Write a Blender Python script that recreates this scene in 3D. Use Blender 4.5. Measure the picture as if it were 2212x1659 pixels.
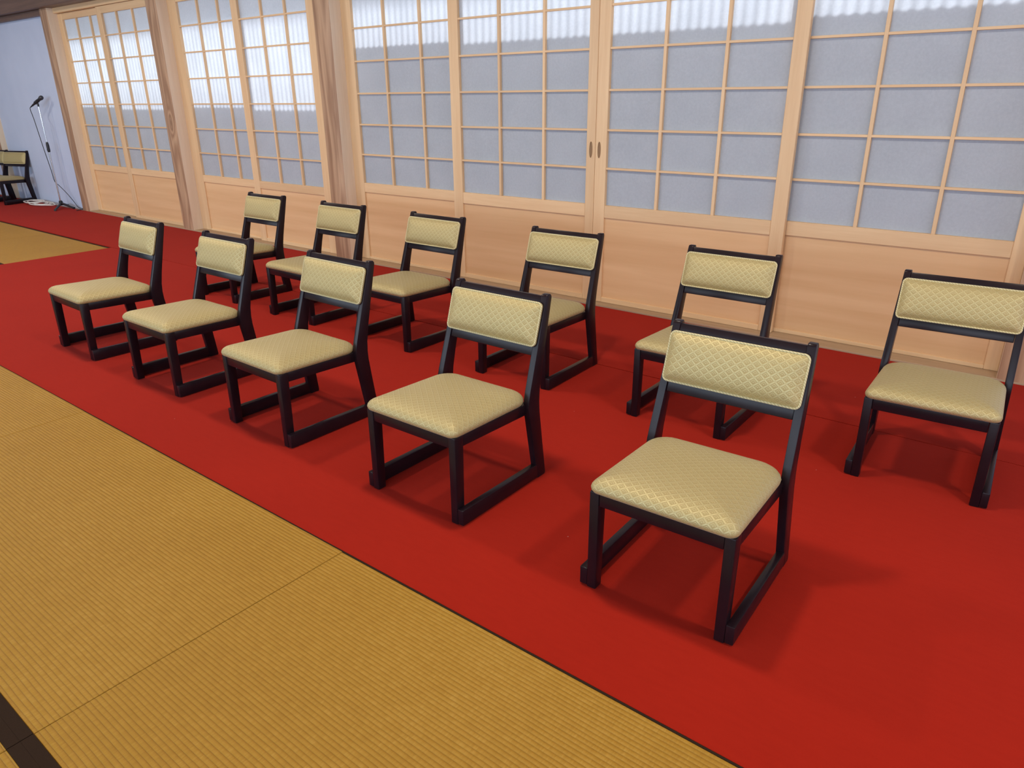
import bpy, bmesh, math, random
from mathutils import Matrix, Vector
random.seed(7)
for o in list(bpy.data.objects):
    bpy.data.objects.remove(o)
S = bpy.context.scene
C = S.collection
PI = math.pi

# ------------------------------------------------------------------ camera
H = 1.38                                   # lens height above the carpet
FPX, PITCH, ROLL, YAW = 1563.95, 0.377536, -0.008819, 0.667382
fw = Vector((-math.sin(YAW)*math.cos(PITCH), math.cos(YAW)*math.cos(PITCH), -math.sin(PITCH)))
rt = Vector((math.cos(YAW), math.sin(YAW), 0))
up = rt.cross(fw)
r2 = rt*math.cos(ROLL) + up*math.sin(ROLL)
u2 = -rt*math.sin(ROLL) + up*math.cos(ROLL)
cd = bpy.data.cameras.new('camera')
cam = bpy.data.objects.new('camera', cd)
C.objects.link(cam)
M = Matrix((( r2.x, u2.x, -fw.x, 0), (r2.y, u2.y, -fw.y, 0), (r2.z, u2.z, -fw.z, H), (0, 0, 0, 1)))
cam.matrix_world = M
cd.sensor_fit = 'HORIZONTAL'; cd.sensor_width = 36.0; cd.lens = FPX/2212*36.0
cd.clip_start = 0.05; cd.clip_end = 200
S.camera = cam

# ------------------------------------------------------------------ world, sun, exposure
w = bpy.data.worlds.new('sky'); S.world = w; w.use_nodes = True
bg = w.node_tree.nodes['Background']
bg.inputs[0].default_value = (0.62, 0.78, 1.0, 1); bg.inputs[1].default_value = 0.8
SUN_TAN = 0.60
sd = bpy.data.lights.new('sun', 'SUN'); sd.energy = 8.0; sd.angle = math.radians(4.5); sd.color = (0.96, 0.98, 1.0)
sun = bpy.data.objects.new('sun', sd); C.objects.link(sun)
sun.rotation_euler = Vector((0.10, -1.0, -SUN_TAN)).to_track_quat('-Z', 'Y').to_euler()
sun.location = (-3, 12, 8)
S.view_settings.view_transform = 'Standard'
S.view_settings.look = 'None'
S.view_settings.gamma = 1.0
S.view_settings.use_curve_mapping = False
S.view_settings.exposure = 0.0

def area_light(name, loc, direction, sx, sy, power, color, shape='RECTANGLE'):
    d = bpy.data.lights.new(name, 'AREA'); d.shape = shape; d.size = sx
    if shape in ('RECTANGLE', 'ELLIPSE'):
        d.size_y = sy
    d.energy = power; d.color = color
    o = bpy.data.objects.new(name, d); C.objects.link(o)
    o.location = loc
    o.rotation_euler = Vector(direction).to_track_quat('-Z', 'Y').to_euler()
    return o
# daylight entering by the long window in the wall behind the camera
area_light('window_daylight', (-4.0, -3.98, 1.65), (0, 1, -0.12), 15.6, 1.5, 390, (0.70, 0.85, 1.0))
# daylight from the window in the right end wall
area_light('side_window_daylight', (4.97, 0.6, 1.6), (-1, 0.0, -0.05), 5.6, 1.5, 85, (0.78, 0.88, 1.0))

# ------------------------------------------------------------------ material helpers
def new_mat(name):
    m = bpy.data.materials.new(name); m.use_nodes = True
    nt = m.node_tree
    return m, nt, nt.nodes, nt.links, nt.nodes['Principled BSDF']
def math_node(nt, op, a, b=None, c=None, clamp=False):
    n = nt.nodes.new('ShaderNodeMath'); n.operation = op; n.use_clamp = clamp
    for i, v in enumerate((a, b, c)):
        if v is None: continue
        if isinstance(v, (int, float)): n.inputs[i].default_value = v
        else: nt.links.new(v, n.inputs[i])
    return n.outputs[0]
def ramp(nt, fac, stops):
    r = nt.nodes.new('ShaderNodeValToRGB')
    e = r.color_ramp.elements
    while len(e) < len(stops): e.new(0.5)
    for i, (p, c) in enumerate(stops):
        e[i].position = p; e[i].color = (*c, 1)
    nt.links.new(fac, r.inputs[0])
    return r.outputs[0]
def coords(nt, kind='Object', scale=(1, 1, 1), random_shift=0.0):
    t = nt.nodes.new('ShaderNodeTexCoord'); mp = nt.nodes.new('ShaderNodeMapping')
    nt.links.new(t.outputs[kind], mp.inputs[0]); mp.inputs['Scale'].default_value = scale
    if random_shift:
        oi = nt.nodes.new('ShaderNodeObjectInfo')
        cx = nt.nodes.new('ShaderNodeCombineXYZ')
        for i, k in enumerate((1.0, 0.37, 0.71)):
            nt.links.new(math_node(nt, 'MULTIPLY', oi.outputs['Random'], random_shift*k), cx.inputs[i])
        nt.links.new(cx.outputs[0], mp.inputs['Location'])
    return mp.outputs[0]
def noise(nt, vec, scale, detail=3, rough=0.5, dist=0.0):
    n = nt.nodes.new('ShaderNodeTexNoise')
    n.inputs['Scale'].default_value = scale; n.inputs['Detail'].default_value = detail
    n.inputs['Roughness'].default_value = rough; n.inputs['Distortion'].default_value = dist
    if vec is not None: nt.links.new(vec, n.inputs['Vector'])
    return n.outputs['Fac']
def bump(nt, height, strength, dist, bsdf):
    b = nt.nodes.new('ShaderNodeBump'); b.inputs['Strength'].default_value = strength
    b.inputs['Distance'].default_value = dist
    nt.links.new(height, b.inputs['Height']); nt.links.new(b.outputs[0], bsdf.inputs['Normal'])
def mixc(nt, fac, a, b):
    n = nt.nodes.new('ShaderNodeMix'); n.data_type = 'RGBA'
    if isinstance(fac, (int, float)): n.inputs[0].default_value = fac
    else: nt.links.new(fac, n.inputs[0])
    for i, v in ((6, a), (7, b)):
        if isinstance(v, tuple): n.inputs[i].default_value = (*v, 1)
        else: nt.links.new(v, n.inputs[i])
    return n.outputs[2]

def wood(name, light, dark, axis, grain=1.0, rough=0.5, rings=0.0, tone=0.0, ringmix=0.3):
    m, nt, N, L, b = new_mat(name)
    st = {'x': (0.9, 16, 16), 'y': (16, 0.9, 16), 'z': (16, 16, 0.9)}[axis]
    v = coords(nt, 'Object', tuple(a*grain for a in st), 9.0)
    n1 = noise(nt, v, 1.0, 4, 0.55, 0.6)
    v2 = coords(nt, 'Object', tuple(a*6*grain for a in st), 5.0)
    n2 = noise(nt, v2, 1.0, 2, 0.5)
    f = math_node(nt, 'ADD', math_node(nt, 'MULTIPLY', n1, 0.75), math_node(nt, 'MULTIPLY', n2, 0.25))
    if rings:
        wv = nt.nodes.new('ShaderNodeTexWave'); wv.wave_type = 'BANDS'
        wv.bands_direction = 'X' if axis != 'x' else 'Z'
        sc = {'x': (0.10, 1, 1), 'z': (1.6, 1.6, 0.10)}[axis]
        L.new(coords(nt, 'Object', sc, 6.0), wv.inputs['Vector'])
        wv.inputs['Scale'].default_value = rings; wv.inputs['Distortion'].default_value = 5.0
        wv.inputs['Detail'].default_value = 2.5; wv.inputs['Detail Scale'].default_value = 1.4
        f = math_node(nt, 'ADD', math_node(nt, 'MULTIPLY', f, 1-ringmix), math_node(nt, 'MULTIPLY', wv.outputs['Fac'], ringmix))
    col = ramp(nt, f, [(0.30, dark), (0.68, light)])
    if tone:                                   # each piece of timber has its own tone
        oi = nt.nodes.new('ShaderNodeObjectInfo')
        hsv = nt.nodes.new('ShaderNodeHueSaturation'); L.new(col, hsv.inputs['Color'])
        L.new(math_node(nt, 'ADD', math_node(nt, 'MULTIPLY', oi.outputs['Random'], tone), 1-tone/2), hsv.inputs['Value'])
        col = hsv.outputs[0]
    L.new(col, b.inputs['Base Color'])
    b.inputs['Roughness'].default_value = rough
    bump(nt, f, 0.12, 0.002, b)
    return m

PALE, PALED = (0.83, 0.585, 0.34), (0.72, 0.465, 0.25)
M_wood_v = wood('cypress_upright', PALE, PALED, 'z', 1.0, 0.45, 0, 0.12)
M_wood_h = wood('cypress_rail', PALE, PALED, 'x', 1.0, 0.45, 0, 0.12)
M_board = wood('cypress_board', (0.83, 0.545, 0.30), (0.72, 0.44, 0.22), 'x', 0.45, 0.42, 3.0, 0.10, 0.12)
def pillar_wood(name, light, dark, knot=None):
    """flowing grain up the timber, bending round a knot at (x, z) where there is one"""
    m, nt, N, L, b = new_mat(name)
    t = N.new('ShaderNodeTexCoord'); sp = N.new('ShaderNodeSeparateXYZ'); L.new(t.outputs['Object'], sp.inputs[0])
    n = noise(nt, coords(nt, 'Object', (3.0, 3.0, 0.42), 9.0), 1.0, 3, 0.5, 0.3)
    g = math_node(nt, 'ADD', math_node(nt, 'MULTIPLY', math_node(nt, 'ADD', sp.outputs[0], sp.outputs[1]), 13.0), math_node(nt, 'MULTIPLY', n, 11.0))
    core = None
    if knot:
        dx = math_node(nt, 'DIVIDE', math_node(nt, 'SUBTRACT', sp.outputs[0], knot[0]), 0.035)
        dz = math_node(nt, 'DIVIDE', math_node(nt, 'SUBTRACT', sp.outputs[2], knot[1]), 0.085)
        q = math_node(nt, 'ADD', math_node(nt, 'MULTIPLY', dx, dx), math_node(nt, 'MULTIPLY', dz, dz))
        g = math_node(nt, 'ADD', g, math_node(nt, 'MULTIPLY', math_node(nt, 'POWER', 2.718, math_node(nt, 'MULTIPLY', q, -0.55)), 3.2))
        core = math_node(nt, 'POWER', 2.718, math_node(nt, 'MULTIPLY', q, -2.2))
    wv = math_node(nt, 'ADD', math_node(nt, 'MULTIPLY', math_node(nt, 'SINE', math_node(nt, 'MULTIPLY', g, 4.2)), 0.5), 0.5)
    fine = noise(nt, coords(nt, 'Object', (60, 60, 2.2), 5.0), 1.0, 3, 0.6)
    f = math_node(nt, 'ADD', math_node(nt, 'MULTIPLY', wv, 0.40), math_node(nt, 'MULTIPLY', fine, 0.60))
    col = ramp(nt, f, [(0.18, dark), (0.80, light)])
    if core is not None:
        col = mixc(nt, math_node(nt, 'MULTIPLY', core, 0.7), col, (0.16, 0.075, 0.035))
    L.new(col, b.inputs['Base Color']); b.inputs['Roughness'].default_value = 0.5
    bump(nt, f, 0.12, 0.002, b)
    return m
PL, PD = (0.55, 0.355, 0.22), (0.29, 0.155, 0.085)
M_pillar = pillar_wood('zelkova_pillar', PL, PD)
M_pillar_knot = pillar_wood('zelkova_pillar_with_knot', PL, PD, (0.012, 1.165))
M_pillar_lit = wood('pillar_side_lit', (0.80, 0.66, 0.51), (0.68, 0.53, 0.39), 'z', 0.7, 0.5)  # pillar wood lightened: door glow put into the colour
M_beam = wood('dark_beam', (0.20, 0.12, 0.085), (0.12, 0.07, 0.05), 'x', 0.8, 0.5)
M_sill = wood('worn_sill', (0.50, 0.36, 0.23), (0.36, 0.25, 0.16), 'x', 1.2, 0.55)
M_ceiling = wood('ceiling_board', (0.62, 0.46, 0.30), (0.50, 0.36, 0.22), 'x', 0.5, 0.6)
M_planks = wood('sub_floor', (0.30, 0.20, 0.12), (0.2, 0.13, 0.08), 'x', 0.7, 0.6)

def plaster():
    m, nt, N, L, b = new_mat('white_plaster')
    n = noise(nt, coords(nt), 3.0, 4)
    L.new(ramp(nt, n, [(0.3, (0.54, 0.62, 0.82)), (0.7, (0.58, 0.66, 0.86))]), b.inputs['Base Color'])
    b.inputs['Roughness'].default_value = 0.9
    bump(nt, noise(nt, coords(nt), 120, 3), 0.1, 0.002, b)
    return m
M_plaster = plaster()

def paper():
    m, nt, N, L, b = new_mat('shoji_paper')
    N.remove(b)
    v = coords(nt, 'Object', (1, 1, 1), 3.0)
    n1 = noise(nt, v, 70, 4, 0.7); n2 = noise(nt, v, 5, 3)
    f = math_node(nt, 'ADD', math_node(nt, 'MULTIPLY', n1, 0.6), math_node(nt, 'MULTIPLY', n2, 0.4))
    c1 = ramp(nt, f, [(0.3, (0.60, 0.65, 0.73)), (0.7, (0.68, 0.73, 0.81))])
    c2 = ramp(nt, f, [(0.3, (0.56, 0.60, 0.65)), (0.7, (0.74, 0.78, 0.84))])
    d = N.new('ShaderNodeBsdfDiffuse'); t = N.new('ShaderNodeBsdfTranslucent'); mx = N.new('ShaderNodeMixShader')
    L.new(c1, d.inputs[0]); L.new(c2, t.inputs[0])
    mx.inputs[0].default_value = 0.36
    L.new(d.outputs[0], mx.inputs[1]); L.new(t.outputs[0], mx.inputs[2])
    L.new(mx.outputs[0], N['Material Output'].inputs[0])
    return m
M_paper = paper()

def lacquer():
    m, nt, N, L, b = new_mat('black_lacquer')
    n = noise(nt, coords(nt, 'Object', (8, 8, 8), 3.0), 2, 3)
    L.new(ramp(nt, n, [(0.3, (0.011, 0.005, 0.008)), (0.7, (0.015, 0.007, 0.010))]), b.inputs['Base Color'])
    b.inputs['Roughness'].default_value = 0.30
    b.inputs['Specular IOR Level'].default_value = 0.24
    b.inputs['Coat Weight'].default_value = 0.0; b.inputs['Coat Roughness'].default_value = 0.25
    return m
M_lacquer = lacquer()

def brocade():
    """Woven diamonds, each holding a smaller hooked square; UV is in metres."""
    m, nt, N, L, b = new_mat('gold_brocade')
    t = N.new('ShaderNodeUVMap'); sp = N.new('ShaderNodeSeparateXYZ'); L.new(t.outputs[0], sp.inputs[0])
    u = math_node(nt, 'DIVIDE', sp.outputs[0], 0.0306)
    v = math_node(nt, 'DIVIDE', sp.outputs[1], 0.0262)
    p = math_node(nt, 'FRACT', math_node(nt, 'ADD', math_node(nt, 'ADD', u, v), 60))
    q = math_node(nt, 'FRACT', math_node(nt, 'ADD', math_node(nt, 'SUBTRACT', u, v), 60.0))
    pc = math_node(nt, 'SUBTRACT', p, 0.5); qc = math_node(nt, 'SUBTRACT', q, 0.5)
    d = math_node(nt, 'MAXIMUM', math_node(nt, 'ABSOLUTE', pc), math_node(nt, 'ABSOLUTE', qc))
    def band(x, lo, hi, soft=0.035):
        a = N.new('ShaderNodeMapRange'); a.interpolation_type = 'SMOOTHSTEP'
        a.inputs[1].default_value = lo-soft; a.inputs[2].default_value = lo+soft
        c = N.new('ShaderNodeMapRange'); c.interpolation_type = 'SMOOTHSTEP'
        c.inputs[1].default_value = hi-soft; c.inputs[2].default_value = hi+soft
        L.new(x, a.inputs[0]); L.new(x, c.inputs[0])
        return math_node(nt, 'SUBTRACT', a.outputs[0], c.outputs[0])
    edge = band(d, 0.38, 0.8)                                   # the zigzag lattice between the diamonds
    side = math_node(nt, 'MULTIPLY', band(math_node(nt, 'MINIMUM', math_node(nt, 'ABSOLUTE', pc), math_node(nt, 'ABSOLUTE', qc)), 0.41, 2.0), math_node(nt, 'GREATER_THAN', math_node(nt, 'MULTIPLY', pc, qc), 0.0))
    edge = math_node(nt, 'MULTIPLY', edge, math_node(nt, 'SUBTRACT', 1.0, side))
    ring = band(d, 0.16, 0.26)                                  # chevron inside each diamond
    ring = math_node(nt, 'MULTIPLY', ring, band(math_node(nt, 'SUBTRACT', qc, pc), -0.9, 0.12))
    d2 = math_node(nt, 'MAXIMUM', math_node(nt, 'ABSOLUTE', math_node(nt, 'ADD', pc, 0.06)), math_node(nt, 'ABSOLUTE', math_node(nt, 'SUBTRACT', qc, 0.06)))
    core = math_node(nt, 'SUBTRACT', 1.0, band(d2, 0.085, 2.0))  # knot under the chevron
    h = math_node(nt, 'MAXIMUM', edge, math_node(nt, 'MAXIMUM', ring, core))
    fine = N.new('ShaderNodeTexWave'); fine.bands_direction = 'Y'
    mp = N.new('ShaderNodeMapping'); L.new(t.outputs[0], mp.inputs[0]); mp.inputs['Scale'].default_value = (90, 330, 1)
    L.new(mp.outputs[0], fine.inputs['Vector']); fine.inputs['Scale'].default_value = 1.0; fine.inputs['Distortion'].default_value = 0.8
    hh = math_node(nt, 'ADD', h, math_node(nt, 'MULTIPLY', fine.outputs['Fac'], 0.12))
    col = ramp(nt, h, [(0.0, (0.39, 0.295, 0.110)), (1.0, (0.525, 0.445, 0.225))])
    L.new(col, b.inputs['Base Color'])
    # the raised figure is satin thread, the ground a dull weave
    L.new(math_node(nt, 'SUBTRACT', 0.64, math_node(nt, 'MULTIPLY', h, 0.12)), b.inputs['Roughness'])
    L.new(math_node(nt, 'ADD', 0.05, math_node(nt, 'MULTIPLY', h, 0.46)), b.inputs['Metallic'])
    b.inputs['Specular IOR Level'].default_value = 0.8
    b.inputs['Sheen Weight'].default_value = 0.15; b.inputs['Sheen Roughness'].default_value = 0.35
    b.inputs['Sheen Tint'].default_value = (1.0, 0.95, 0.8, 1)
    bump(nt, hh, 0.45, 0.0010, b)
    return m
M_brocade = brocade()
def piping_mat():
    m, nt, N, L, b = new_mat('gold_piping')
    wv = N.new('ShaderNodeTexWave'); wv.bands_direction = 'DIAGONAL'
    L.new(coords(nt, 'Object', (1, 1, 1)), wv.inputs['Vector']); wv.inputs['Scale'].default_value = 60
    L.new(ramp(nt, wv.outputs['Fac'], [(0.2, (0.46, 0.39, 0.19)), (0.8, (0.66, 0.58, 0.33))]), b.inputs['Base Color'])
    b.inputs['Roughness'].default_value = 0.55; b.inputs['Sheen Weight'].default_value = 0.3
    return m
M_piping = piping_mat()

def felt():
    m, nt, N, L, b = new_mat('red_felt')
    v = coords(nt, 'Object', (1, 1, 1), 2.0)
    n1 = noise(nt, v, 420, 2, 0.6); n2 = noise(nt, v, 2.2, 3, 0.5); n3 = noise(nt, coords(nt, 'Object', (14, 60, 1)), 1, 3)
    f = math_node(nt, 'ADD', math_node(nt, 'MULTIPLY', n1, 0.3), math_node(nt, 'ADD', math_node(nt, 'MULTIPLY', n2, 0.4), math_node(nt, 'MULTIPLY', n3, 0.3)))
    col = ramp(nt, f, [(0.3, (0.310, 0.0128, 0.0047)), (0.7, (0.360, 0.0158, 0.0058))])
    vo = N.new('ShaderNodeTexVoronoi'); vo.inputs['Scale'].default_value = 5.0; L.new(v, vo.inputs['Vector'])
    lint = math_node(nt, 'LESS_THAN', vo.outputs['Distance'], 0.012)          # a few bits of pale lint
    col = mixc(nt, math_node(nt, 'MULTIPLY', lint, 0.35), col, (0.7, 0.55, 0.5))
    L.new(col, b.inputs['Base Color'])
    b.inputs['Roughness'].default_value = 0.95; b.inputs['Specular IOR Level'].default_value = 0.06
    b.inputs['Sheen Weight'].default_value = 0.05; b.inputs['Sheen Roughness'].default_value = 0.5
    b.inputs['Sheen Tint'].default_value = (1, 0.5, 0.5, 1)
    bump(nt, n1, 0.25, 0.0015, b)
    return m
M_felt = felt()

def rush():
    m, nt, N, L, b = new_mat('rush_weave')
    t = N.new('ShaderNodeTexCoord'); sp = N.new('ShaderNodeSeparateXYZ'); L.new(t.outputs['Object'], sp.inputs[0])
    RIB = 0.0128
    wob = noise(nt, coords(nt, 'Object', (3, 3, 1)), 1, 2)
    yy = math_node(nt, 'ADD', math_node(nt, 'DIVIDE', sp.outputs[1], RIB), math_node(nt, 'MULTIPLY', wob, 0.5))
    rib = math_node(nt, 'ABSOLUTE', math_node(nt, 'SINE', math_node(nt, 'MULTIPLY', yy, PI)))
    rib = math_node(nt, 'POWER', rib, 0.6)
    # rush stems: short strands lying across the ribs, shifted from rib to rib
    row = math_node(nt, 'FLOOR', yy)
    cx = N.new('ShaderNodeCombineXYZ')
    L.new(math_node(nt, 'MULTIPLY', sp.outputs[0], 260), cx.inputs[0])
    L.new(math_node(nt, 'MULTIPLY', row, 7.31), cx.inputs[1])
    L.new(math_node(nt, 'MULTIPLY', sp.outputs[1], 14), cx.inputs[2])
    stem = noise(nt, cx.outputs[0], 1.0, 2, 0.6)
    cx2 = N.new('ShaderNodeCombineXYZ')
    L.new(math_node(nt, 'MULTIPLY', sp.outputs[0], 24), cx2.inputs[0]); L.new(math_node(nt, 'MULTIPLY', row, 3.7), cx2.inputs[1])
    patch = noise(nt, cx2.outputs[0], 1.0, 2, 0.6)
    big = noise(nt, coords(nt, 'Object', (1.3, 1.3, 1), 4.0), 1.6, 3)
    f = math_node(nt, 'ADD', math_node(nt, 'MULTIPLY', stem, 0.45), math_node(nt, 'ADD', math_node(nt, 'MULTIPLY', patch, 0.30), math_node(nt, 'MULTIPLY', big, 0.25)))
    col = ramp(nt, f, [(0.28, (0.325, 0.164, 0.0165)), (0.52, (0.40, 0.213, 0.025)), (0.75, (0.485, 0.283, 0.052))])
    col = mixc(nt, math_node(nt, 'MULTIPLY', math_node(nt, 'SUBTRACT', 1.0, rib), 0.42), col, (0.30, 0.155, 0.03))
    L.new(col, b.inputs['Base Color'])
    b.inputs['Roughness'].default_value = 0.55; b.inputs['Specular IOR Level'].default_value = 0.22
    hh = math_node(nt, 'ADD', rib, math_node(nt, 'MULTIPLY', stem, 0.35))
    bump(nt, hh, 0.8, 0.0022, b)
    return m
M_rush = rush()

def plain(name, col, rough=0.6, metal=0.0, var=0.1, scale=40, bmp=0.08):
    m, nt, N, L, b = new_mat(name)
    n = noise(nt, coords(nt), scale, 3)
    L.new(ramp(nt, n, [(0.3, tuple(c*(1-var) for c in col)), (0.7, tuple(min(1, c*(1+var)) for c in col))]), b.inputs['Base Color'])
    b.inputs['Roughness'].default_value = rough; b.inputs['Metallic'].default_value = metal
    if bmp: bump(nt, n, bmp, 0.001, b)
    return m
M_heri = plain('dark_brown_border_cloth', (0.030, 0.016, 0.009), 0.9, 0, 0.2, 600, 0.3)
M_heri.node_tree.nodes['Principled BSDF'].inputs['Specular IOR Level'].default_value = 0.12
M_chrome = plain('chrome', (0.75, 0.76, 0.78), 0.18, 1.0, 0.04, 20, 0)
M_black = plain('black_plastic', (0.018, 0.018, 0.022), 0.45, 0, 0.15)
M_grille = plain('microphone_grille', (0.07, 0.07, 0.08), 0.4, 0.6, 0.3, 900, 0.6)
M_white_cable = plain('white_cable_sheath', (0.75, 0.73, 0.70), 0.5, 0, 0.05)
M_ground = plain('pale_gravel', (0.42, 0.40, 0.37), 0.9, 0, 0.3, 30)
M_tin = plain('grey_sheet', (0.35, 0.36, 0.37), 0.6, 0.0, 0.1, 8)
M_lampglass = plain('lamp_diffuser', (0.85, 0.85, 0.83), 0.4, 0, 0.02)
def clear_sheet():
    m, nt, N, L, b = new_mat('clear_corrugated_plastic')
    N.remove(b)
    t = N.new('ShaderNodeTexCoord'); sp = N.new('ShaderNodeSeparateXYZ'); L.new(t.outputs['Object'], sp.inputs[0])
    s = math_node(nt, 'SINE', math_node(nt, 'MULTIPLY', sp.outputs[0], 2*PI/0.066))
    f = math_node(nt, 'ADD', math_node(nt, 'MULTIPLY', math_node(nt, 'POWER', math_node(nt, 'ADD', math_node(nt, 'MULTIPLY', s, 0.5), 0.5), 1.6), 0.38), math_node(nt, 'MULTIPLY', noise(nt, coords(nt, 'Object', (6, 1, 0.6)), 1, 3), 0.35))
    tr = N.new('ShaderNodeBsdfTransparent'); tl = N.new('ShaderNodeBsdfTranslucent'); tl.inputs[0].default_value = (0.75, 0.8, 0.85, 1)
    tr.inputs[0].default_value = (0.94, 0.96, 1.0, 1)
    mx = N.new('ShaderNodeMixShader'); L.new(f, mx.inputs[0]); L.new(tr.outputs[0], mx.inputs[1]); L.new(tl.outputs[0], mx.inputs[2])
    L.new(mx.outputs[0], N['Material Output'].inputs[0])
    return m
M_clear = clear_sheet()

# ------------------------------------------------------------------ mesh helpers
def box(bm, x0, x1, y0, y1, z0, z1):
    vs = [bm.verts.new((x, y, z)) for z in (z0, z1) for (x, y) in ((x0, y0), (x1, y0), (x1, y1), (x0, y1))]
    for f in ((3, 2, 1, 0), (4, 5, 6, 7), (0, 1, 5, 4), (1, 2, 6, 5), (2, 3, 7, 6), (3, 0, 4, 7)):
        bm.faces.new([vs[i] for i in f])
    return vs
def bevel(bm, r, seg=1):
    bmesh.ops.bevel(bm, geom=list(bm.edges), offset=r, segments=seg, profile=0.5, affect='EDGES', clamp_overlap=True)
def mesh_from(bm, name, mat, smooth=False, angle=None):
    bmesh.ops.recalc_face_normals(bm, faces=bm.faces)
    me = bpy.data.meshes.new(name); bm.to_mesh(me); bm.free()
    me.materials.append(mat)
    if smooth:
        for p in me.polygons: p.use_smooth = True
        if angle: me.set_sharp_from_angle(angle=math.radians(angle))
    return me
def link(name, me, parent=None, loc=(0, 0, 0), rz=0.0):
    o = bpy.data.objects.new(name, me); C.objects.link(o)
    o.location = loc; o.rotation_euler = (0, 0, rz)
    if parent: o.parent = parent
    return o
def boxmesh(name, dx, dy, dz, mat, bev=0.0):
    """box with its base at z = 0, centred in x, from y = 0 back to dy"""
    bm = bmesh.new(); box(bm, -dx/2, dx/2, 0, dy, 0, dz)
    if bev: bevel(bm, bev)
    return mesh_from(bm, name, mat)
def tag(o, label=None, cat=None, group=None, kind=None):
    if label: o['label'] = label
    if cat: o['category'] = cat
    if group: o['group'] = group
    if kind: o['kind'] = kind
    return o
def thing(name, label, cat, loc=(0, 0, 0), rz=0.0, group=None, kind=None):
    o = bpy.data.objects.new(name, None); C.objects.link(o)
    o.empty_display_size = 0.1
    o.location = loc; o.rotation_euler = (0, 0, rz)
    return tag(o, label, cat, group, kind)
def solid(name, label, cat, x0, x1, y0, y1, z0, z1, mat, bev=0.0, kind='structure'):
    """a one-mesh piece of the setting, origin at its base centre"""
    bm = bmesh.new(); cx, cy = (x0+x1)/2, (y0+y1)/2
    box(bm, x0-cx, x1-cx, y0-cy, y1-cy, 0, z1-z0)
    if bev: bevel(bm, bev)
    o = link(name, mesh_from(bm, name, mat), None, (cx, cy, z0))
    return tag(o, label, cat, None, kind)
def tube(bm, pts, r, seg=8, closed=False, caps=True):
    pts = [Vector(p) for p in pts]; n = len(pts); rings = []
    rs = r if isinstance(r, (list, tuple)) else [r]*n
    prev = None
    for i, p in enumerate(pts):
        a = pts[(i-1) % n] if (closed or i > 0) else p
        c = pts[(i+1) % n] if (closed or i < n-1) else p
        t = (c-a).normalized()
        if prev is None:
            ref = Vector((0, 0, 1)) if abs(t.z) < 0.9 else Vector((1, 0, 0))
            s = t.cross(ref).normalized()
        else:
            s = (prev - t*prev.dot(t)).normalized()
        prev = s; q = t.cross(s)
        rings.append([bm.verts.new(p + (s*math.cos(2*PI*k/seg) + q*math.sin(2*PI*k/seg))*rs[i]) for k in range(seg)])
    for i in range(n if closed else n-1):
        A, B = rings[i], rings[(i+1) % n]
        for k in range(seg):
            bm.faces.new((A[k], A[(k+1) % seg], B[(k+1) % seg], B[k]))
    if caps and not closed:
        bm.faces.new(rings[0][::-1]); bm.faces.new(rings[-1])
def spline(pts, n=10):
    pts = [Vector(p) for p in pts]; out = []
    for i in range(len(pts)-1):
        p0, p1, p2, p3 = pts[max(i-1, 0)], pts[i], pts[i+1], pts[min(i+2, len(pts)-1)]
        for k in range(n):
            t = k/n
            out.append(0.5*((2*p1)+(p2-p0)*t+(2*p0-5*p1+4*p2-p3)*t*t+(3*p1-p0-3*p2+p3)*t**3))
    return out+[pts[-1]]

# ------------------------------------------------------------------ the room shell
YW = 4.27                                     # edge of the carpet against the sill
FZ = -0.016                                   # boards under the mats and the carpet
solid('floor', 'boarded floor under the straw mats and red carpet', 'floor', -15, 5, -4.2, 4.62, FZ-0.1, FZ, M_planks)
solid('ceiling', 'boarded wooden ceiling above the hall', 'ceiling', -15, 5, -4.2, 4.62, 3.3, 3.38, M_ceiling)
solid('wall_right', 'white plaster wall below the window at the right end of the hall', 'wall', 5.0, 5.1, -4.2, 4.62, FZ, 0.8, M_plaster)
solid('trim_20', 'plaster band above the window at the right end of the hall', 'wall band', 5.0, 5.1, -4.2, 4.62, 2.4, 3.3, M_plaster)
for i, (a, b_) in enumerate(((-4.2, -2.25), (3.45, 4.62))):
    solid('trim_%d' % (21+i), 'plaster pier on the %s side of the window at the right end' % ('near', 'far')[i], 'wall pier', 5.0, 5.1, a, b_, 0.8, 2.4, M_plaster)
solid('wall_left', 'white plaster wall at the left end of the hall', 'wall', -15.1, -15.0, -4.2, 4.62, FZ, 3.3, M_plaster)
solid('wall_back', 'white plaster wall with the long window behind the camera', 'wall', -15, 5, -4.2, -4.1, FZ, 0.85, M_plaster)
solid('trim_1', 'plaster band over the long window behind the camera', 'wall band', -15, 5, -4.2, -4.1, 2.45, 3.3, M_plaster)
for i, (a, b_) in enumerate(((-15, -11.9), (3.9, 5))):
    solid('trim_%d' % (2+i), 'plaster pier beside the %s end of the long window behind the camera' % ('left', 'right')[i], 'wall pier', a, b_, -4.2, -4.1, 0.85, 2.45, M_plaster)
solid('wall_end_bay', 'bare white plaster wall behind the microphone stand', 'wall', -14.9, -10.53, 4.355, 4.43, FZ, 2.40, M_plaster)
solid('wall_over_doors', 'white plaster band above the sliding doors', 'wall', -14.9, 5, 4.37, 4.47, 2.44, 3.3, M_plaster)
solid('trim_4', 'long dark wooden beam above the sliding doors', 'beam', -14.9, 5, 4.20, 4.365, 2.432, 2.62, M_beam, 0.006)
solid('trim_5', 'dark wooden lintel over the white wall by the microphone', 'lintel', -13.1, -10.745, 4.29, 4.354, 2.368, 2.431, M_beam, 0.003)
solid('trim_6', 'worn wooden door sill along the edge of the red carpet', 'door sill', -10.52, 5, YW+0.002, 4.46, FZ, 0.010, M_sill, 0.002)

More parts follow.
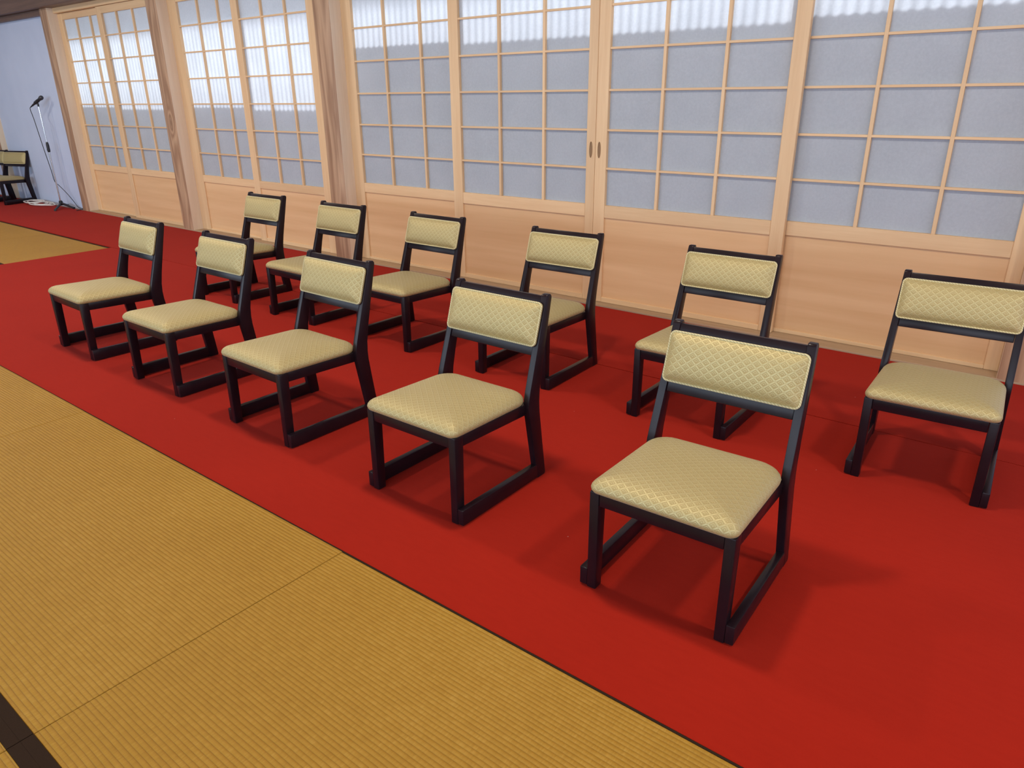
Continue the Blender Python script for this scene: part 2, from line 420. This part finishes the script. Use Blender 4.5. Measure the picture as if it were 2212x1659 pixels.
# pillars stand proud of the doors
def pillar(n, xl, xr, label):
    bm = bmesh.new(); wd = xr-xl
    box(bm, -wd/2, wd/2, 0.003, 0.22, 0, 2.431-FZ)
    ed = [e for e in bm.edges if abs(e.verts[0].co.z-e.verts[1].co.z) > 1 and e.verts[0].co.y < 0.1]
    bmesh.ops.bevel(bm, geom=ed, offset=0.012, segments=2, profile=0.5, affect='EDGES')
    me = mesh_from(bm, 'pillar', M_pillar_knot if n == 9 else M_pillar, True, 30)
    me.materials.append(M_pillar_lit)                 # side faces painted paler, as lit by the glow of the paper doors
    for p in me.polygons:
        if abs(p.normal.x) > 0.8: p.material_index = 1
    o = link('trim_%d' % n, me, None, ((xl+xr)/2, YW, FZ))
    tag(o, label, 'pillar', 'square wooden pillars along the sliding doors', 'structure')
pillar(7, -13.34, -13.12, 'square wooden pillar behind the chairs pushed against the white wall')
pillar(8, -10.74, -10.525, 'square wooden pillar between white wall and sliding doors, right of microphone')
pillar(9, -8.147, -7.925, 'square wooden pillar with a knot, between the two bright paired doors')
pillar(10, -5.44, -5.222, 'square wooden pillar beside the four wide paper doors, behind a back row chair')
pillar(11, -0.19, 0.03, 'square wooden pillar at the right end of the four wide paper doors')

# ------------------------------------------------------------------ sliding paper doors
_cache = {}
def cached(key, fn):
    if key not in _cache: _cache[key] = fn()
    return _cache[key]
def door(n, label, Y, xl, sl, bars, sr, xr, rail, board_top, slats, top, height, handle=None):
    """xl..sl and sr..xr are the two stiles, bars the upright lattice strips, slats the level ones;
    all are given on the plane y = YW as the camera sees it and moved to the door's own depth"""
    k = Y/YW
    X = lambda v: v*k
    Z = lambda v: H+(v-H)*k
    z0 = 0.0105
    ox = X((xl+xr)/2)
    d = thing('door_%d' % n, label, 'sliding door', (ox, Y, z0), 0, 'sliding paper doors', 'structure')
    hgt = Z(height)-z0
    for a, b_ in ((xl, sl), (sr, xr)):
        wd = X(b_)-X(a)
        link('stile', boxmesh('stile', wd, 0.034, hgt, M_wood_v, 0.0025), d, (X((a+b_)/2)-ox, 0, 0))
    inner = X(sr)-X(sl); cx = X((sl+sr)/2)-ox
    def rail_piece(za, zb, nm='rail'):
        link(nm, boxmesh(nm, inner-0.0005, 0.030, zb-za, M_wood_h, 0.002), d, (cx, 0.002, za-z0))
    rail_piece(z0, Z(0.070)); rail_piece(Z(board_top), Z(rail)); rail_piece(Z(top), Z(height))
    link('board', boxmesh('board', inner, 0.010, Z(board_top)-Z(0.070)+0.004, M_board), d, (cx, 0.014, Z(0.070)-z0-0.002))
    zs = [Z(s) for s in slats]
    for s in zs:
        link('slat', boxmesh('slat', inner, 0.021, 0.0135, M_wood_h, 0.001), d, (cx, 0.0045, s-0.00675-z0))
    zz0, zz1 = Z(rail), Z(top)
    for v in bars:
        link('lattice_bar', boxmesh('lattice_bar', 0.0195, 0.0225, zz1-zz0, M_wood_v, 0.001), d, (X(v)-ox, 0.003, zz0-z0))
    xs = [X(sl)]+[X(v) for v in bars]+[X(sr)]
    lv = [zz0]+zs+[zz1]
    for i in range(len(xs)-1):
        for j in range(len(lv)-1):
            bm = bmesh.new(); a, c = (xs[i+1]-xs[i])/2, lv[j+1]-lv[j]
            bm.faces.new([bm.verts.new(p) for p in ((-a, 0, 0), (a, 0, 0), (a, 0, c), (-a, 0, c))])
            link('paper_pane', mesh_from(bm, 'paper_pane', M_paper), d, ((xs[i]+xs[i+1])/2-ox, 0.0262, lv[j]-z0))
    if handle is not None:
        # shallow finger pull let into the stile: dark oval recess with a rim
        bm = bmesh.new()
        for rr, yy in ((1.0, 0.0), (0.94, -0.0035), (0.76, -0.0035), (0.60, -0.0006)):
            for q in range(20):
                t = 2*PI*q/20
                bm.verts.new((0.011*rr*math.cos(t), yy, 0.052*(0.86+0.14*rr)*math.sin(t)))
        bm.verts.ensure_lookup_table()
        for r_ in range(3):
            for q in range(20):
                bm.faces.new([bm.verts[r_*20+q], bm.verts[r_*20+(q+1) % 20], bm.verts[(r_+1)*20+(q+1) % 20], bm.verts[(r_+1)*20+q]])
        bm.faces.new([bm.verts[60+q] for q in range(20)])
        tag(link('finger_pull', mesh_from(bm, 'finger_pull', M_pull), d, (X(handle)-ox, -0.0005, Z(1.052)-z0)), 'oval wooden finger pull let into the stile')
    return d
M_pull = wood('finger_pull_wood', (0.30, 0.17, 0.08), (0.22, 0.12, 0.05), 'z', 1.0, 0.5)
FR, RR = 4.350, 4.390                          # inner and outer track
sl_a = [0.857, 1.097, 1.338, 1.578, 1.820, 2.060]
sl_b = [0.936, 1.175, 1.415, 1.657, 1.898, 2.138]
door(1, 'narrow paper door nearest the microphone, set behind its neighbour', RR, -10.25, -10.135, [-9.789, -9.438], -9.10, -9.03, 0.628, 0.558, sl_a, 2.276, 2.345)
door(2, 'bright paper door left of the knotted pillar, in front of its neighbour', FR, -9.245, -9.140, [-8.807, -8.454], -8.09, -8.02, 0.625, 0.556, sl_a, 2.280, 2.352)
door(3, 'bright paper door right of the knotted pillar', RR, -7.715, -7.548, [-7.187, -6.844], -6.50, -6.43, 0.632, 0.560, sl_a, 2.276, 2.345)
door(4, 'bright paper door directly left of the pillar by the four wide doors', FR, -6.615, -6.518, [-6.169, -5.825], -5.522, -5.33, 0.628, 0.558, sl_a, 2.280, 2.352)
door(5, 'leftmost of the four wide paper doors, beside the pillar', RR, -5.085, -4.965, [-4.604, -4.217], -3.845, -3.77, 0.704, 0.626, sl_b, 2.340, 2.40)
door(6, 'second of the four wide paper doors, finger pull on its right stile', FR, -3.924, -3.832, [-3.461, -3.075], -2.720, -2.652, 0.700, 0.617, sl_b, 2.340, 2.40, handle=-2.684)
door(7, 'third of the four wide paper doors, finger pull on its left stile', FR, -2.650, -2.566, [-2.190, -1.807], -1.442, -1.362, 0.699, 0.617, sl_b, 2.340, 2.40, handle=-2.620)
door(8, 'rightmost of the four wide paper doors', RR, -1.46, -1.372, [-0.987, -0.608], -0.255, -0.190, 0.706, 0.626, sl_b, 2.340, 2.40)
for i, (a, b_, z) in enumerate(((-10.525, -8.147, 2.375), (-7.925, -5.44, 2.375), (-5.222, -0.19, 2.431))):
    solid('trim_%d' % (12+i), ('pale wooden head rail over the doors nearest the microphone', 'pale wooden head rail over the doors right of the knotted pillar', 'pale wooden head rail over the four wide doors')[i], 'head rail', a, b_, 4.345, 4.45, z, 2.4395, M_wood_h, 0.002)
solid('wall_far_right', 'white plaster wall right of the last pillar', 'wall', 0.03, 5, 4.33, 4.45, 0.010, 2.4395, M_plaster)

# ------------------------------------------------------------------ outside the doors
solid('ground_outside', 'pale gravel strip outside the paper doors', 'ground', -18, 8, 4.63, 16, -0.35, -0.3, M_ground)
# eave: casts the shade over the top row of panes
ED = 1.3
solid('roof_eave', 'deep wooden eave outside above the paper doors', 'eave', -16, 6, 4.48, 4.416+ED, 2.06+ED*SUN_TAN, 2.06+ED*SUN_TAN+0.09, M_beam)
def corrugated(name, label, x0, x1, z0, z1, mat):
    bm = bmesh.new(); n = int((x1-x0)/0.066*8); cx = (x0+x1)/2; prev = None
    for i in range(n+1):
        x = x0+(x1-x0)*i/n
        y = 0.009*math.sin(2*PI*x/0.066)
        col = [bm.verts.new((x-cx, y, 0)), bm.verts.new((x-cx, y, z1-z0))]
        if prev: bm.faces.new((prev[0], col[0], col[1], prev[1]))
        prev = col
    o = link(name, mesh_from(bm, name, mat, True), None, (cx, 4.60, z0))
    return tag(o, label, 'sheet', None, 'structure')
SH = (4.60-4.416)*SUN_TAN
corrugated('outer_screen', 'opaque corrugated screen outside the four wide doors', -5.17, 0.5, -0.3, 1.768+SH, M_tin)
corrugated('outer_screen', 'opaque corrugated screen outside the paired doors', -10.6, -5.17, -0.3, 1.305+SH, M_tin)
corrugated('clear_screen', 'clear corrugated screen outside the four wide doors', -5.17, 0.5, 1.768+SH, 2.75, M_clear)
corrugated('clear_screen', 'clear corrugated screen outside the paired doors', -10.6, -5.17, 1.305+SH, 2.75, M_clear)

# ------------------------------------------------------------------ straw mats
MAT_L, HB = 1.89, 0.028
def mat(x0, x1, y0, y1, label, border0=HB, border1=HB):
    g = 0.0012
    t = thing('tatami_mat', label, 'straw mat', ((x0+x1)/2, (y0+y1)/2, FZ), 0, 'straw mats on the floor')
    hx, hy, th = (x1-x0)/2-g, (y1-y0)/2-0.00005, -FZ
    bm = bmesh.new(); box(bm, -hx, hx, -hy+border0, hy-border1, 0, th); bevel(bm, 0.0015)
    link('woven_surface', mesh_from(bm, 'woven_surface', M_rush), t)
    for s, bw in ((-1, border0), (1, border1)):
        if bw <= 0: continue
        bm = bmesh.new()
        ya, yb = (-hy, -hy+bw) if s < 0 else (hy-bw, hy)
        box(bm, -hx, hx, ya, yb, 0, th+0.001); bevel(bm, 0.0003)
        link('cloth_border', mesh_from(bm, 'cloth_border', M_heri), t)
    return t
XS = -1.68
CE = 1.232                                     # near edge of the red carpet
mat(XS-MAT_L, XS, 0.278, CE-0.001, 'straw mat at lower left between two joints, along the red carpet', HB, 0.003)
mat(XS, XS+MAT_L, 0.278, CE-0.001, 'straw mat at bottom centre, beside the nearest chair', HB, 0.006)
mat(XS-2*MAT_L, XS-MAT_L, 0.278, CE-0.001, 'straw mat at the left edge, beside the farthest chairs of the front row', HB, 0.002)
mat(XS+MAT_L, XS+2*MAT_L, 0.278, CE-0.001, 'straw mat out of view to the right of the bottom centre one', HB, 0.006)
mat(XS-MAT_L, XS, -0.677, 0.278, 'straw mat in the lower left corner, beyond the dark border, left of its joint')
mat(XS, XS+MAT_L, -0.677, 0.278, 'straw mat in the lower left corner, beyond the dark border, right of its joint')
for k, wh in ((-3, 'third'), (-2, 'second'), (1, 'first right')):
    mat(XS+k*MAT_L, XS+(k+1)*MAT_L, -0.677, 0.278, 'straw mat out of view, %s beyond the lower left corner mats' % wh)
mat(XS-3*MAT_L, XS-2*MAT_L, 0.278, CE-0.001, 'straw mat out of view in the first row, left of the camera', HB, 0.002)
AX = -7.69                                     # end of the wide carpet strip
PS = -9.10
mat(PS, AX, 2.262, 3.236, 'straw mat corner at far left, with its tip between two red carpets', HB, 0.022)
mat(PS-MAT_L, PS, 2.262, 3.236, 'straw mat at the far left edge, behind the one with its tip between carpets', HB, 0.022)
mat(PS, AX, 1.30, 2.262, 'straw mat at far left, only the end of its dark border showing')
mat(PS-MAT_L, PS, 1.30, 2.262, 'straw mat out of view at far left')

# ------------------------------------------------------------------ red carpets
def carpet(label, x0, x1, y0, y1, top):
    bm = bmesh.new(); cx, cy = (x0+x1)/2, (y0+y1)/2
    n = 60
    xs = [x0+(x1-x0)*i/n for i in range(n+1)]
    r = random.Random(int(y0*100))
    w0 = [r.uniform(-0.002, 0.002) for _ in xs]; w1 = [r.uniform(-0.002, 0.002) for _ in xs]
    T = [[bm.verts.new((x-cx, y0+w0[i]*(y0 > 2)-cy, z)) for i, x in enumerate(xs)] for z in (0, top-FZ)]
    B = [[bm.verts.new((x-cx, y1+w1[i]*(y0 < 2)-cy, z)) for i, x in enumerate(xs)] for z in (0, top-FZ)]
    for i in range(n):
        bm.faces.new((T[1][i], T[1][i+1], B[1][i+1], B[1][i]))
        bm.faces.new((T[0][i], T[0][i+1], T[1][i+1], T[1][i]))
        bm.faces.new((B[0][i], B[1][i], B[1][i+1], B[0][i+1]))
        bm.faces.new((T[0][i], B[0][i], B[0][i+1], T[0][i+1]))
    for i in (0, n):
        bm.faces.new((T[0][i], T[1][i], B[1][i], B[0][i]))
    ed = [e for e in bm.edges if e.calc_length() > 0 and all(v.co.z > 0.001 for v in e.verts) and any(len(f.verts) == 4 and abs(f.normal.z) < 0.5 for f in e.link_faces) and e.is_manifold and abs(e.verts[0].co.y-e.verts[1].co.y) < 0.01]
    o = link('red_carpet', mesh_from(bm, 'red_carpet', M_felt), None, (cx, cy, FZ))
    tag(o, label, 'carpet', 'red felt carpets')
SEAM = 3.258
carpet('wide red felt carpet under the front row of chairs', AX, 4.9, CE, SEAM-0.0060, 0.0)
carpet('long red felt carpet running along the paper doors to the white wall', -14.8, 4.9, SEAM+0.0005, YW, 0.0)

# ------------------------------------------------------------------ the low chair
def extrude_profile(prof, x0, x1, shear=0.0, bev=0.003, seg=2):
    """prof: list of (y, z); extruded from x0 to x1, leaning inwards by shear per metre of height"""
    bm = bmesh.new()
    A = [bm.verts.new((x0-shear*z, y, z)) for y, z in prof]
    B = [bm.verts.new((x1-shear*z, y, z)) for y, z in prof]
    bm.faces.new(A); bm.faces.new(B[::-1])
    n = len(prof)
    for i in range(n):
        bm.faces.new((A[i], A[(i+1) % n], B[(i+1) % n], B[i]))
    bmesh.ops.recalc_face_normals(bm, faces=bm.faces)
    if bev:
        ed = [e for e in bm.edges if e.calc_face_angle(0) > 0.35]
        bmesh.ops.bevel(bm, geom=ed, offset=bev, segments=seg, profile=0.5, affect='EDGES', clamp_overlap=True)
    return bm
def rrect(hx, y0, y1, rf, rb, n=7):
    """rounded rectangle, front corners rf, back corners rb; returns points and outward normals"""
    out = []
    for cx, cy, r, a0 in ((hx-rf, y0+rf, rf, -90), (hx-rb, y1-rb, rb, 0), (-hx+rb, y1-rb, rb, 90), (-hx+rf, y0+rf, rf, 180)):
        for i in range(n):
            a = math.radians(a0+90*i/(n-1))
            out.append((cx+r*math.cos(a), cy+r*math.sin(a), math.cos(a), math.sin(a)))
    # subdivide straight runs
    res = []
    for i, p in enumerate(out):
        q = out[(i+1) % len(out)]
        res.append(p)
        if i % n == n-1:
            for k in range(1, 8):
                t = k/8
                res.append(tuple(p[j]+(q[j]-p[j])*t for j in range(4)))
    return res
def pad_mesh(name, hx, y0, y1, rf, rb, rings, mat, xf, sag=0.0):
    """cushion built of rings (inset, height); xf places it; UV in metres follows the surface"""
    bm = bmesh.new(); uvl = bm.loops.layers.uv.new('UVMap')
    R_, UV = [], {}
    arc = [0.0]
    for i in range(1, len(rings)):
        arc.append(arc[-1]+math.hypot(rings[i][0]-rings[i-1][0], rings[i][1]-rings[i-1][1]))
    tot = arc[-1]; smax = rings[-1][0]
    for (s, h), a in zip(rings, arc):
        ring = []
        for x, y, nx, ny in rrect(hx-s, y0+s, y1-s, max(rf-s*0.6, 0.012), max(rb-s*0.6, 0.012)):
            v = bm.verts.new(xf(x, y, h))
            e = (tot-a)-(smax-s)
            UV[v] = (x+nx*e, y+ny*e)
            ring.append(v)
        R_.append(ring)
    n = len(R_[0])
    for A, B in zip(R_, R_[1:]):
        for i in range(n):
            bm.faces.new((A[i], A[(i+1) % n], B[(i+1) % n], B[i]))
    # fill the middle with a lattice-like fan of shrinking rings
    s, h = rings[-1]
    cx_, cy_ = 0.0, (y0+y1)/2
    last = R_[-1]; base = [(x, y) for x, y, _, _ in rrect(hx-s, y0+s, y1-s, max(rf-s*0.6, 0.012), max(rb-s*0.6, 0.012))]
    for f in (0.66, 0.33):
        ring = []
        for x, y in base:
            X_, Y_ = cx_+(x-cx_)*f, cy_+(y-cy_)*f
            v = bm.verts.new(xf(X_, Y_, h+sag*(1-f*f))); UV[v] = (X_, Y_); ring.append(v)
        for i in range(n):
            bm.faces.new((last[i], last[(i+1) % n], ring[(i+1) % n], ring[i]))
        last = ring
    c = bm.verts.new(xf(cx_, cy_, h+sag)); UV[c] = (cx_, cy_)
    for i in range(n):
        bm.faces.new((last[i], last[(i+1) % n], c))
    for f in bm.faces:
        for l in f.loops: l[uvl].uv = UV[l.vert]
    bm.faces.new([v for v in R_[0]][::-1])
    return mesh_from(bm, name, mat, True, 60)

WF, TR, WR = 0.2154, 0.026, 0.2394             # outer half width of the front legs, runner thickness, outer half width
SHEAR = 0.026
def post_front(z): return 0.392+(z-0.335)*0.318
def build_chair_meshes():
    P = []
    post = [(0.436, 0.004), (0.440, 0.0), (0.484, 0.0), (0.489, 0.006), (0.470, 0.17), (0.4585, 0.275), (0.4575, 0.315), (0.4615, 0.36), (0.476, 0.43),
            (0.544, 0.694), (0.545, 0.703), (0.538, 0.7115), (0.517, 0.7115), (0.5115, 0.706), (0.400, 0.365), (0.392, 0.335), (0.3895, 0.310), (0.392, 0.285)]
    leg = [(0.0, 0.0), (0.0, 0.330), (0.044, 0.330), (0.044, 0.290), (0.037, 0.0)]
    run = [(0.001, 0.004), (0.001, 0.0635), (0.4335, 0.0600), (0.440, 0.004)]
    for s in (1, -1):
        a, b_ = (WR-TR, WR) if s > 0 else (-WR, -WR+TR)
        bm = extrude_profile(post, a, b_, SHEAR*s, 0.003)
        P.append(('back_post', mesh_from(bm, 'back_post', M_lacquer, True, 40)))
        a, b_ = (WF-0.031, WF-0.0005) if s > 0 else (-WF+0.0005, -WF+0.031)
        bm = extrude_profile(leg, a, b_, 0.0, 0.004)
        P.append(('front_leg', mesh_from(bm, 'front_leg', M_lacquer, True, 40)))
        a, b_ = (WR-TR+0.001, WR) if s > 0 else (-WR, -WR+TR-0.001)
        bm = extrude_profile(run, a, b_, 0.0, 0.003)
        P.append(('runner', mesh_from(bm, 'runner', M_lacquer, True, 40)))
        a, b_ = (WF-0.022, WF-0.002) if s > 0 else (-WF+0.002, -WF+0.022)
        bm = extrude_profile([(0.0435, 0.288), (0.0435, 0.329), (0.402, 0.318), (0.392, 0.276)], a, b_, 0.0, 0.002)
        P.append(('side_rail', mesh_from(bm, 'side_rail', M_lacquer, True, 40)))
    def bar(name, hx, prof, bev=0.002):
        bm = extrude_profile(prof, -hx, hx, 0.0, bev); P.append((name, mesh_from(bm, name, M_lacquer, True, 40)))
    bar('front_rail', WF-0.0315, [(0.003, 0.287), (0.003, 0.329), (0.023, 0.329), (0.023, 0.287)])
    bar('rear_rail', WF-0.022, [(0.395, 0.276), (0.395, 0.318), (0.415, 0.318), (0.415, 0.276)])
    def slab(z0, z1, d0, d1):
        return [(post_front(z0)+d0, z0), (post_front(z1)+d0, z1), (post_front(z1)+d1, z1-0.004), (post_front(z0)+d1, z0-0.004)]
    bar('top_rail', WR-TR-SHEAR*0.67, slab(0.655, 0.7055, 0.004, 0.024), 0.003)
    bar('lower_back_rail', WR-TR-SHEAR*0.54, slab(0.494, 0.548, 0.004, 0.024), 0.003)
    # seat cushion
    rings = [(0.004, 0.0), (0.0, 0.006), (-0.0015, 0.014), (0.001, 0.022), (0.007, 0.030), (0.017, 0.0375), (0.032, 0.0435), (0.055, 0.0485), (0.085, 0.052), (0.12, 0.0545)]
    base = lambda y: 0.330-0.012*max(0.0, min(1.0, y/0.40))
    xf = lambda x, y, h: (x*(1-0.020*max(0, y)/0.4), y, base(y)+h)
    P.append(('seat_cushion', pad_mesh('seat_cushion', 0.2165, -0.008, 0.428, 0.028, 0.072, rings, M_brocade, xf, 0.002)))
    # back cushion lies on the front of the posts
    zc = 0.605; th = math.atan(0.318)
    def xb(x, y, h):                           # y runs up the back, h forward
        z = zc+y*math.cos(th)+h*math.sin(th)
        return (x, post_front(zc)+y*math.sin(th)-h*math.cos(th)-0.001, z)
    rings = [(0.001, 0.0), (0.0, 0.006), (0.004, 0.010), (0.008, 0.0125), (0.014, 0.0185), (0.024, 0.0245), (0.038, 0.0285), (0.055, 0.031)]
    P.append(('back_cushion', pad_mesh('back_cushion', 0.2165, -0.0815, 0.0815, 0.016, 0.016, rings, M_brocade, xb, 0.0015)))
    bm = bmesh.new()
    tube(bm, [xb(x, y, 0.0085) for x, y, _, _ in rrect(0.2165-0.0022, -0.0793, 0.0793, 0.016, 0.016)], 0.0036, 8, True)
    P.append(('piping', mesh_from(bm, 'piping', M_piping, True)))
    # glides under the front legs and runners
    return P
CH = build_chair_meshes()
def chair(x, y, rz, label, group):
    t = thing('low_chair', label, 'chair', (x, y, 0.0), rz, group)
    back = None
    for nm, me in CH:
        if nm == 'piping':
            o = link(nm, me, back)
        else:
            o = link(nm, me, t)
        if nm == 'back_cushion':
            back = o; tag(o, 'patterned pale gold back pad with piped edge')
        elif nm == 'seat_cushion':
            tag(o, 'patterned pale gold seat cushion')
    return t
GF, GB, GW = 'front row of low chairs on the red carpet', 'back row of low chairs by the paper doors', 'low chairs pushed against the white wall'
for x, y, r, l in (
    (-0.735, 1.567, 0.032, 'nearest and largest low chair, right end of the front row, black frame and gold brocade'),
    (-1.699, 1.573, 0.004, 'low black chair second from the right in the front row'),
    (-2.674, 1.585, -0.011, 'middle low black chair of the five in the front row'),
    (-3.592, 1.591, 0.007, 'low black chair second from the left in the front row'),
    (-4.501, 1.586, -0.017, 'low black chair at the left end of the front row')):
    chair(x, y, r, l, GF)
for x, y, r, l in (
    (-4.957, 2.770, 0.005, 'leftmost low chair of the back row, half hidden behind a front row chair'),
    (-4.058, 2.763, 0.007, 'low chair in the back row standing before the wooden pillar'),
    (-3.162, 2.759, 0.001, 'third low chair from the left in the back row'),
    (-2.184, 2.761, 0.034, 'back row low chair in front of the finger pulls of the wide doors'),
    (-1.253, 2.751, 0.013, 'back row low chair directly behind the nearest chair'),
    (-0.293, 2.775, 0.051, 'rightmost low chair of the back row, cut by the right picture edge')):
    chair(x, y, r, l, GB)
chair(-12.40, 3.775, 0.34, 'low chair against the white wall, the one nearer the microphone', GW)
chair(-13.02, 3.700, 0.14, 'low chair against the white wall by the pillar, at the left picture edge', GW)

# ------------------------------------------------------------------ microphone on its stand, cables
MX, MY = -11.28, 4.225
ms = thing('microphone_stand', 'chrome microphone stand with black folding base beside the white wall', 'mic stand', (MX, MY, 0.0))
bm = bmesh.new()
tube(bm, [(0, 0, 0.05), (0, 0, 0.74)], 0.011, 12); link('lower_tube', mesh_from(bm, 'lower_tube', M_chrome, True, 40), ms)
bm = bmesh.new()
tube(bm, [(0, 0, 0.74), (0, 0, 1.315)], 0.0075, 12); link('upper_tube', mesh_from(bm, 'upper_tube', M_chrome, True, 40), ms)
bm = bmesh.new()
tube(bm, [(0, 0, 0.735), (0, 0, 0.74), (0, 0, 0.76), (0, 0, 0.83), (0, 0, 0.86), (0, 0, 0.865)], [0.012, 0.017, 0.019, 0.019, 0.014, 0.009], 14)
cl = link('height_clutch', mesh_from(bm, 'height_clutch', M_black, True, 40), ms)
bm = bmesh.new(); tube(bm, [(-0.016, 0, 0.765), (-0.034, 0, 0.765)], 0.011, 10); link('clutch_knob', mesh_from(bm, 'clutch_knob', M_black, True, 40), cl)
bm = bmesh.new()
tube(bm, [(0, 0, 0.03), (0, 0, 0.035), (0, 0, 0.085), (0, 0, 0.095)], [0.02, 0.026, 0.024, 0.014], 14)
link('base_hub', mesh_from(bm, 'base_hub', M_black, True, 40), ms)
for a, ln in ((-34, 0.37), (6, 0.31), (125, 0.13)):
    bm = bmesh.new(); ca, sa = math.cos(math.radians(a)), math.sin(math.radians(a))
    tube(bm, [(ca*0.015, sa*0.015, 0.055), (ca*ln*0.6, sa*ln*0.6, 0.032), (ca*ln, sa*ln, 0.014)], [0.014, 0.014, 0.013], 10)
    lg = link('base_leg', mesh_from(bm, 'base_leg', M_black, True, 40), ms)
    bm = bmesh.new(); tube(bm, [(ca*(ln-0.02), sa*(ln-0.02), 0.014), (ca*(ln+0.012), sa*(ln+0.012), 0.0142)], 0.0142, 10)
    link('rubber_foot', mesh_from(bm, 'rubber_foot', M_black, True, 40), lg)
bm = bmesh.new()
tube(bm, [(0, 0, 1.31), (0, 0, 1.335), (-0.004, 0, 1.352)], [0.010, 0.012, 0.010], 10)
link('clip_mount', mesh_from(bm, 'clip_mount', M_black, True, 40), ms)
# microphone lying in the clip, head up to the right
mic = thing('microphone', 'black handheld microphone held in the clip on the chrome stand', 'microphone', (MX, MY, 1.352))
dv = Vector((0.85, 0.22, 0.40)).normalized()
def along(t, off=0): return dv*t+Vector((0, 0, 0.026+off))
bm = bmesh.new()
tube(bm, [along(-0.135), along(-0.13), along(-0.05), along(0.06), along(0.075)], [0.008, 0.0115, 0.014, 0.0205, 0.021], 16)
link('handle', mesh_from(bm, 'handle', M_black, True, 40), mic)
bm = bmesh.new()
tube(bm, [along(0.072), along(0.078), along(0.092), along(0.107), along(0.120), along(0.128), along(0.131)], [0.021, 0.0255, 0.0275, 0.027, 0.022, 0.012, 0.003], 16)
link('grille', mesh_from(bm, 'grille', M_grille, True), mic)
bm = bmesh.new()
tube(bm, [along(-0.055), along(0.015)], 0.0215, 14); link('clip', mesh_from(bm, 'clip', M_black, True, 40), mic)
bm = bmesh.new()
tube(bm, [along(-0.175), along(-0.133)], [0.006, 0.0095], 10); link('plug', mesh_from(bm, 'plug', M_black, True, 40), mic)
# black microphone lead: hangs from the plug, winds down the pole to the floor
p0 = along(-0.17)+Vector((MX, MY, 1.352))
def off(z, d): return (MX+0.35*d, MY+0.94*d, z)
pts = [p0, p0+Vector((-0.012, -0.01, -0.03)), off(1.15, -0.085), off(0.80, -0.055), off(0.5, -0.026), off(0.36, -0.016), off(0.30, 0.022), (MX+0.10, MY+0.06, 0.20), (MX+0.18, MY+0.09, 0.10),
       (MX+0.24, MY+0.105, 0.03), (MX+0.32, MY+0.10, 0.0055), (MX+0.44, MY+0.105, 0.005), (MX+0.53, MY-0.03, 0.005)]
bm = bmesh.new(); tube(bm, spline(pts, 8), 0.0045, 6)
o = link('microphone_cable', mesh_from(bm, 'microphone_cable', M_black, True)); tag(o, 'thin black lead hanging from the microphone along its stand', 'cable')
# white extension cord in loose loops
rr = random.Random(3); pts = []
for i in range(64):
    t = i/63*2*PI*4.5
    cx = MX-0.64+0.12*math.sin(i/63*5.2); 
    pts.append((cx+(0.32-0.10*math.sin(t*0.31))*math.cos(t)*(0.75+0.25*rr.random()), MY-0.055+0.115*math.sin(t)*(0.8+0.2*rr.random())+0.02*math.sin(t*0.5), 0.010+0.0045*(i/63*4.5)+0.006*abs(math.sin(t*1.7))))
bm = bmesh.new(); tube(bm, spline(pts, 5), 0.0075, 7)
o = link('extension_cord', mesh_from(bm, 'extension_cord', M_white_cable, True)); tag(o, 'white extension cord coiled loosely on the carpet between chair and microphone stand', 'cord')

# ------------------------------------------------------------------ ceiling lamps (above the frame)
def ceiling_lamp(x, y, label, power):
    t = thing('ceiling_lamp', label, 'ceiling lamp', (x, y, 3.0), 0, 'square ceiling lamps')
    bm = bmesh.new(); box(bm, -0.36, 0.36, -0.36, 0.36, 0.10, 0.30); bevel(bm, 0.01); link('lamp_frame', mesh_from(bm, 'lamp_frame', M_wood_h), t)
    bm = bmesh.new(); box(bm, -0.33, 0.33, -0.33, 0.33, 0.06, 0.10); link('lamp_diffuser', mesh_from(bm, 'lamp_diffuser', M_lampglass), t)
    l = area_light('lamp_light', (x, y, 3.05), (0, 0, -1), 0.22, 0.22, power, (1.0, 0.90, 0.76))
LP = 33
for x, lab in ((-12.0, 'before the white wall by the microphone'), (-9.4, 'over the straw mat corner'), (-6.8, 'left of the chair rows'), (-4.2, 'over the left half of the chair rows'),
               (-1.6, 'over the right half of the chair rows'), (1.0, 'right of the chair rows'), (3.6, 'at the right end of the hall')):
    ceiling_lamp(x, 1.8, 'square wooden ceiling lamp '+lab, LP)
